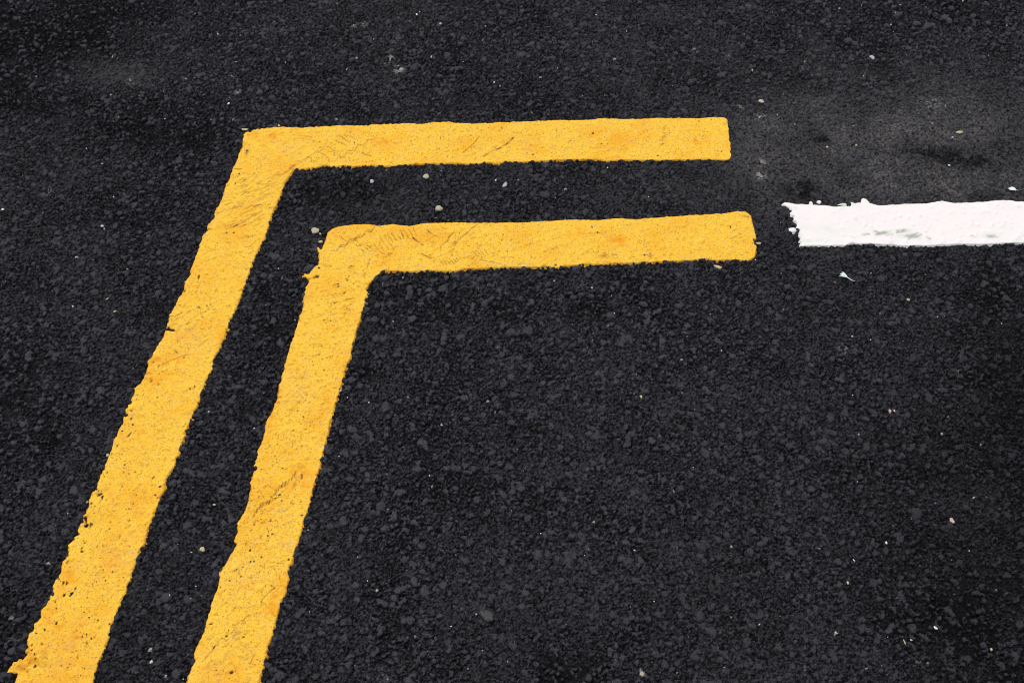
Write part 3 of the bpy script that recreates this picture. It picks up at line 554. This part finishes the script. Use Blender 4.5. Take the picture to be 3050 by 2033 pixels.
A = [ # px, py, w, h, rot, material, name, label, category, flat
 (938, 685, 23, 19, 10, M_BEI, 'pebble', 'round flat beige pebble, largest beside the inner yellow line corner', 'pebble', .22),
 (953, 693, 8, 6, 0, M_BEI, 'pebble', 'tiny beige crumb touching the round flat beige pebble', 'pebble', .3),
 (954, 717, 13, 8, 0, M_TAN, 'pebble', 'small oval tan pebble against the inner yellow corner below the round one', 'pebble', .3),
 (1269, 525, 20, 14, 25, M_BEI, 'pebble', 'beige oblong pebble just below the upper bar of the outer yellow line', 'pebble', .3),
 (1307, 619, 20, 17, -20, M_BEI, 'pebble', 'lumpy beige pebble above the bar of the inner yellow line', 'pebble', .35),
 (1107, 536, 12, 12, 0, M_GRY, 'pebble', 'small half embedded grey beige pebble between the yellow bars', 'pebble', .25),
 (1504, 547, 12, 17, -35, M_GRY, 'flint_chip', 'pale blue grey flint shard between the two yellow bars', 'stone chip', .25),
 (2139, 793, 23, 10, -25, M_TAN, 'seed_husk', 'tan almond shaped husk under the end of the inner yellow bar', 'seed husk', .3),
 (2260, 722, 18, 6, 4, M_TAN, 'stem_fragment', 'thin tan sliver poking from the ragged end of inner yellow bar', 'plant stem', .4),
 (728, 382, 21, 6, 4, M_TAN, 'husk_flake', 'thin tan flake at the corner of the outer yellow line', 'flake', .25),
 (830, 371, 7, 8, 30, M_TAN, 'husk_flake', 'tiny tan flake on the top edge of the outer yellow line', 'flake', .3),
 (2858, 394, 21, 8, 8, M_TAN, 'pebble', 'elongated yellowish chip on the dusty patch above white line', 'pebble', .35),
 (2837, 409, 7, 6, 0, M_PNK, 'pebble', 'small pinkish crumb beside the elongated yellowish chip', 'pebble', .4),
 (2551, 431, 8, 5, 0, M_PNK, 'pebble', 'pinkish grain in the dusty patch left of the dark stain', 'pebble', .4),
 (2464, 437, 7, 6, 0, M_TAN, 'pebble', 'yellowish grain at the left side of the dusty patch', 'pebble', .4),
 (2828, 490, 9, 4, -20, M_QUA, 'quartz_chip', 'white sliver lying in the dark stain above the white line', 'stone chip', .4),
 (602, 1634, 15, 13, 15, M_TAN, 'pebble', 'tan angular pebble between the yellow legs near the bottom', 'pebble', .4),
 (637, 1500, 9, 6, 0, M_BEI, 'pebble', 'small pale pebble between the yellow legs above the tan one', 'pebble', .4),
 (1910, 1178, 8, 9, 0, M_TAN, 'pebble', 'tan grain alone in the middle of the dark road', 'pebble', .4),
 (2837, 1548, 14, 15, 0, M_PNK, 'pebble', 'crumbly whitish pebble near the right edge of the road view', 'pebble', .3),
 (2789, 1866, 8, 12, 40, M_QUA, 'quartz_chip', 'larger white chip in the dark lower right of the road', 'stone chip', .35),
 (2716, 1903, 8, 5, -30, M_GRY, 'flint_chip', 'grey white flint chip in the lower right beside a sliver', 'stone chip', .35),
 (2697, 1908, 4, 17, 14, M_BEI, 'stem_fragment', 'pale thin sliver standing out in the lower right', 'plant stem', .5),
 (2527, 1732, 8, 8, 0, M_TAN, 'pebble', 'orange tan round grain at the lower right, farther from the edge', 'pebble', .45),
 (2956, 1930, 8, 8, 0, M_TAN, 'pebble', 'orange tan round grain nearest the bottom right corner', 'pebble', .45),
 (2641, 1614, 6, 9, 0, M_QUA, 'quartz_chip', 'bright white oval chip at the lower right of the road', 'stone chip', .5),
 (2545, 1666, 3, 9, 35, M_QUA, 'quartz_chip', 'slanting white splinter left of the bright white oval chip', 'stone chip', .5),
 (2267, 303, 17, 11, 0, M_PNK, 'pebble', 'dull pinkish grey pebble upper right of the outer yellow bar', 'pebble', .3),
 (2599, 168, 15, 13, 0, M_GRY, 'flint_chip', 'grey stone with a light face near the top right', 'stone chip', .2),
 (7, 622, 9, 5, 0, M_QUA, 'quartz_chip', 'white chip on the left edge of the road view', 'stone chip', .4),
 (303, 670, 11, 7, 10, M_GRY, 'flint_chip', 'shiny grey white chip on the left part of the road', 'stone chip', .3),
 (341, 925, 10, 4, 20, M_TAN, 'stem_fragment', 'short tan splinter left of the outer yellow leg', 'plant stem', .5),
 (215, 909, 9, 4, -35, M_GRY, 'flint_chip', 'pale bluish splinter left of the short tan splinter', 'stone chip', .4),
 (318, 887, 12, 3, 38, M_BEI, 'stem_fragment', 'thin pale stalk above the short tan splinter on the left', 'plant stem', .5),
 (680, 305, 7, 7, -30, M_QUA, 'quartz_chip', 'white angular chip above the corner of the outer yellow line', 'stone chip', .4),
 (2651, 1223, 9, 11, 0, M_PNK, 'pebble', 'pinkish white pebble, left of a close pair at right', 'pebble', .35),
 (2665, 1221, 6, 8, 0, M_PNK, 'pebble', 'pinkish white pebble, right of a close pair at right', 'pebble', .35),
 (2707, 889, 10, 9, 0, M_BEI, 'pebble', 'dull beige pebble on the road below the white line', 'pebble', .3),
 (1450, 1829, 34, 38, 42, M_SLA, 'stone', 'large olive grey stone set in the road near the bottom centre', 'stone', .12),
 (1912, 2002, 13, 13, 0, M_BEI, 'pebble', 'crumbly beige pebble at the bottom edge of the road view', 'pebble', .25),
 (1610, 227, 9, 4, 5, M_TAN, 'pebble', 'pale flat grain just above the outer yellow bar', 'pebble', .4),
 (1312, 71, 9, 7, 20, M_PNK, 'pebble', 'pale brown grain near the top centre of the road', 'pebble', .35),
 (1241, 42, 6, 6, 0, M_QUA, 'quartz_chip', 'white grain near the top centre, left of the pale brown one', 'stone chip', .4),
 (320, 1354, 9, 10, 0, M_BEI, 'pebble', 'pale pebble touching the left edge of the outer yellow leg', 'pebble', .4),
 (258, 1492, 6, 6, 0, M_BEI, 'pebble', 'pale grain touching the outer yellow leg further down', 'pebble', .4),
 (1014, 1159, 8, 8, 0, M_BEI, 'pebble', 'greenish beige grain on the right edge of the inner yellow leg', 'pebble', .4),
 (637, 1500, 5, 5, 0, M_BEI, None, '', '', .4),
]
for k, (px, py, w_, h_, rot, mt, nm, lb, ct, fl) in enumerate(A):
    if nm: chip(nm, px, py, w_, h_, rot, mt, lb, ct, 'loose pebbles on the road' if nm == 'pebble' else None, fl, k)

GR = [(1611,1585),(1742,1651),(1523,1517),(1329,1752),(1878,1804),(1949,1787),(1279,1412),(1504,1073),(2646,1894),(2937,2),(2985,961),(2632,1293),(2316,340),(2202,124),(2330,28),(2361,27),
 (2667,37),(2655,69),(2663,88),(2277,113),(2334,277),(2573,224),(1909,555),(1942,554),(1932,584),(1810,497),(1543,535),(1403,806),(1140,842),(1170,952),(1098,1195),(1147,1193),(1152,1409),(1009,1355),
 (1034,1180),(996,1686),(1065,1657),(1094,1726),(917,1575),(595,1854),(582,1742),(505,1770),(529,1618),(708,1157),(828,795),(627,352),(630,478),(663,487),(257,441),(354,350),(490,350),(654,520),(534,528),
 (689,525),(276,770),(227,869),(337,583),(467,525),(545,2020),(1498,1990),(1512,1967),(1394,1990),(1343,1862),(1520,1100),(2594,1010),(2592,1021),(2691,1012),(2444,973),(2541,1173),(2481,1241),(1752,1634),(2012,1762),(2325,1830),(2766,1745),(2890,1636),(2900,1944),(1250,33),(1379,180),(1219,61),(1453,222),(1661,200),(1776,42),(1113,115),(2112,195),(1867,90),(2595,812),(2760,813),(2648,764),(2251,770),(2420,1290),(2065,1390),(1760,1240),(1830,930),(2150,1040)]
proto = None
for k, (px, py) in enumerate(GR):
    if k % 4 == 3 or (k % 2 and px > 2380 and py > 1000): continue
    rr = random.Random(k); s = rr.choice((3.2, 3.8, 4.4, 5.2, 6.0))
    if proto is None:
        proto = chip('grit_grain', px, py, 5, 5, 0, M_QUA, 'tiny bright white mineral grain scattered loose on the dark road', 'grit', 'tiny white grains scattered over the road', .5, 3); o = proto
    else:
        o = proto.copy(); sc.collection.objects.link(o)
    x, y = g(px, py); o.location = (float(x), float(y), ground_z(float(x), float(y))+0.0006)
    lx = 724-0.407*(py-400)                                   # outer yellow leg's far side at this height
    if py < 345: reg = 'beyond the upper yellow bar' if px > 700 else 'left of the yellow corner, upper part'
    elif px < lx: reg = 'left of the outer yellow leg'
    elif 470 < py < 660 and 830 < px < 2200: reg = 'in the gap between the two yellow bars'
    elif px < 1100 and px < 1075-0.309*(py-850)-60: reg = 'among the two yellow legs'
    elif px > 2240 and py > 740 and py < 1350: reg = 'below the white line at right'
    elif px > 2240 and py < 740: reg = 'on the worn patch above the white line'
    elif py >= 1350: reg = 'in the wide dark foreground right of the yellow legs'
    else: reg = 'inside the bend, under the inner yellow bar'
    o['label'] = 'tiny bright white mineral grain '+reg; o['group'] = 'tiny white grains '+reg
    f = 0.70*s/5*MPP(px, py)/MPP(*GR[0])
    o.scale = (f, f*rr.uniform(0.6, 1), f); o.rotation_euler = (0, 0, rr.uniform(0, 6.28))

# white feathers
M_FEA = plain_mat('feather_white', (0.66, 0.74, 0.74), (0.86, 0.88, 0.86), 300, 0.5, 0.1)
def ribbon(name, pts, widths, mat, parent, thick=0.0005):
    bm = bmesh.new(); rows = []
    n = len(pts)
    for i, (x, y, z) in enumerate(pts):
        a = pts[max(0, i-1)]; b = pts[min(n-1, i+1)]; dx, dy = b[0]-a[0], b[1]-a[1]; L = math.hypot(dx, dy) or 1
        nx, ny = -dy/L, dx/L; w_ = widths[i]/2; t = thick/2
        rows.append([bm.verts.new((x+nx*w_*c, y+ny*w_*c, z+t*s)) for c, s in ((1, 0), (0.3, 1), (-0.3, 1), (-1, 0), (-0.3, -1), (0.3, -1))])
    for i in range(n-1):
        for k in range(6): bm.faces.new((rows[i][k], rows[i][(k+1) % 6], rows[i+1][(k+1) % 6], rows[i+1][k]))
    bm.faces.new(rows[0]); bm.faces.new(rows[-1][::-1]); bmesh.ops.recalc_face_normals(bm, faces=bm.faces)
    me = bpy.data.meshes.new(name); bm.to_mesh(me); bm.free()
    for p in me.polygons: p.use_smooth = True
    me.materials.append(mat); o = bpy.data.objects.new(name, me); sc.collection.objects.link(o); o.parent = parent; return o
def feather(pxs, tuft, label, swidth, bw):
    x0, y0 = [float(v) for v in g(*pxs[0])]; z0 = ground_z(x0, y0)
    e = bpy.data.objects.new('feather', None); sc.collection.objects.link(e); e.location = (x0, y0, z0); e['label'] = label; e['category'] = 'feather'
    e.empty_display_size = 0.01; e['group'] = 'small white feathers on the road'
    P = [g(*p) for p in pxs]; n = len(P)
    pts = [(float(p[0])-x0, float(p[1])-y0, 0.0022+0.001*math.sin(i)) for i, p in enumerate(P)]
    ribbon('shaft', pts, [swidth*(1-0.6*i/(n-1)) for i in range(n)], M_FEA, e, 0.0007)
    bm = bmesh.new(); me = bpy.data.meshes.new('barbs')
    rr = random.Random(len(tuft))
    for (a, b) in tuft:
        for q in range(3):
            ax, ay = g(a[0]+rr.uniform(-2, 2), a[1]+rr.uniform(-1.5, 1.5)); bx, by = g(b[0]+rr.uniform(-3, 3), b[1]+rr.uniform(-2.5, 2.5))
            ax, ay, bx, by = [float(v) for v in (ax, ay, bx, by)]; L = math.hypot(bx-ax, by-ay); nx, ny = -(by-ay)/L*bw/2, (bx-ax)/L*bw/2
            z1, z2 = 0.0024+rr.uniform(0, .0006), 0.0028+rr.uniform(0, .0012); mx, my = (ax+bx)/2, (ay+by)/2
            v = [bm.verts.new(c) for c in ((ax-x0+nx*.5, ay-y0+ny*.5, z1), (ax-x0-nx*.5, ay-y0-ny*.5, z1), (mx-x0-nx, my-y0-ny, z2+.0005), (mx-x0+nx, my-y0+ny, z2+.0005), (bx-x0, by-y0, z2))]
            top = [bm.verts.new((u.co.x, u.co.y, u.co.z+0.0003)) for u in v]
            for F in ((0, 1, 2, 3), (3, 2, 4)):
                bm.faces.new([top[i] for i in F]); bm.faces.new([v[i] for i in F][::-1])
            for i, j in ((0, 1), (1, 2), (2, 4), (4, 3), (3, 0)): bm.faces.new((v[i], v[j], top[j], top[i]))
    bm.to_mesh(me); bm.free(); me.materials.append(M_FEA)
    b = bpy.data.objects.new('barbs', me); sc.collection.objects.link(b); b.parent = e
feather([(2511, 820), (2520, 823), (2529, 829), (2538, 834), (2548, 835)], [((2518, 822), (2501, 815)), ((2519, 822), (2504, 812)), ((2518, 821), (2511, 811)), ((2520, 823), (2501, 821)), ((2522, 823), (2513, 814))],
        'wispy white feather with a curved shaft below the white line', 0.0026, 0.0022)
feather([(3003, 561), (3012, 565), (3022, 566), (3034, 568)], [((3018, 565), (3003, 559)), ((3020, 566), (3006, 562)), ((3022, 566), (3012, 560)), ((3024, 567), (3017, 561)), ((3022, 566), (3004, 566))],
        'small curled white feather above the white line at the right edge', 0.0022, 0.0034)
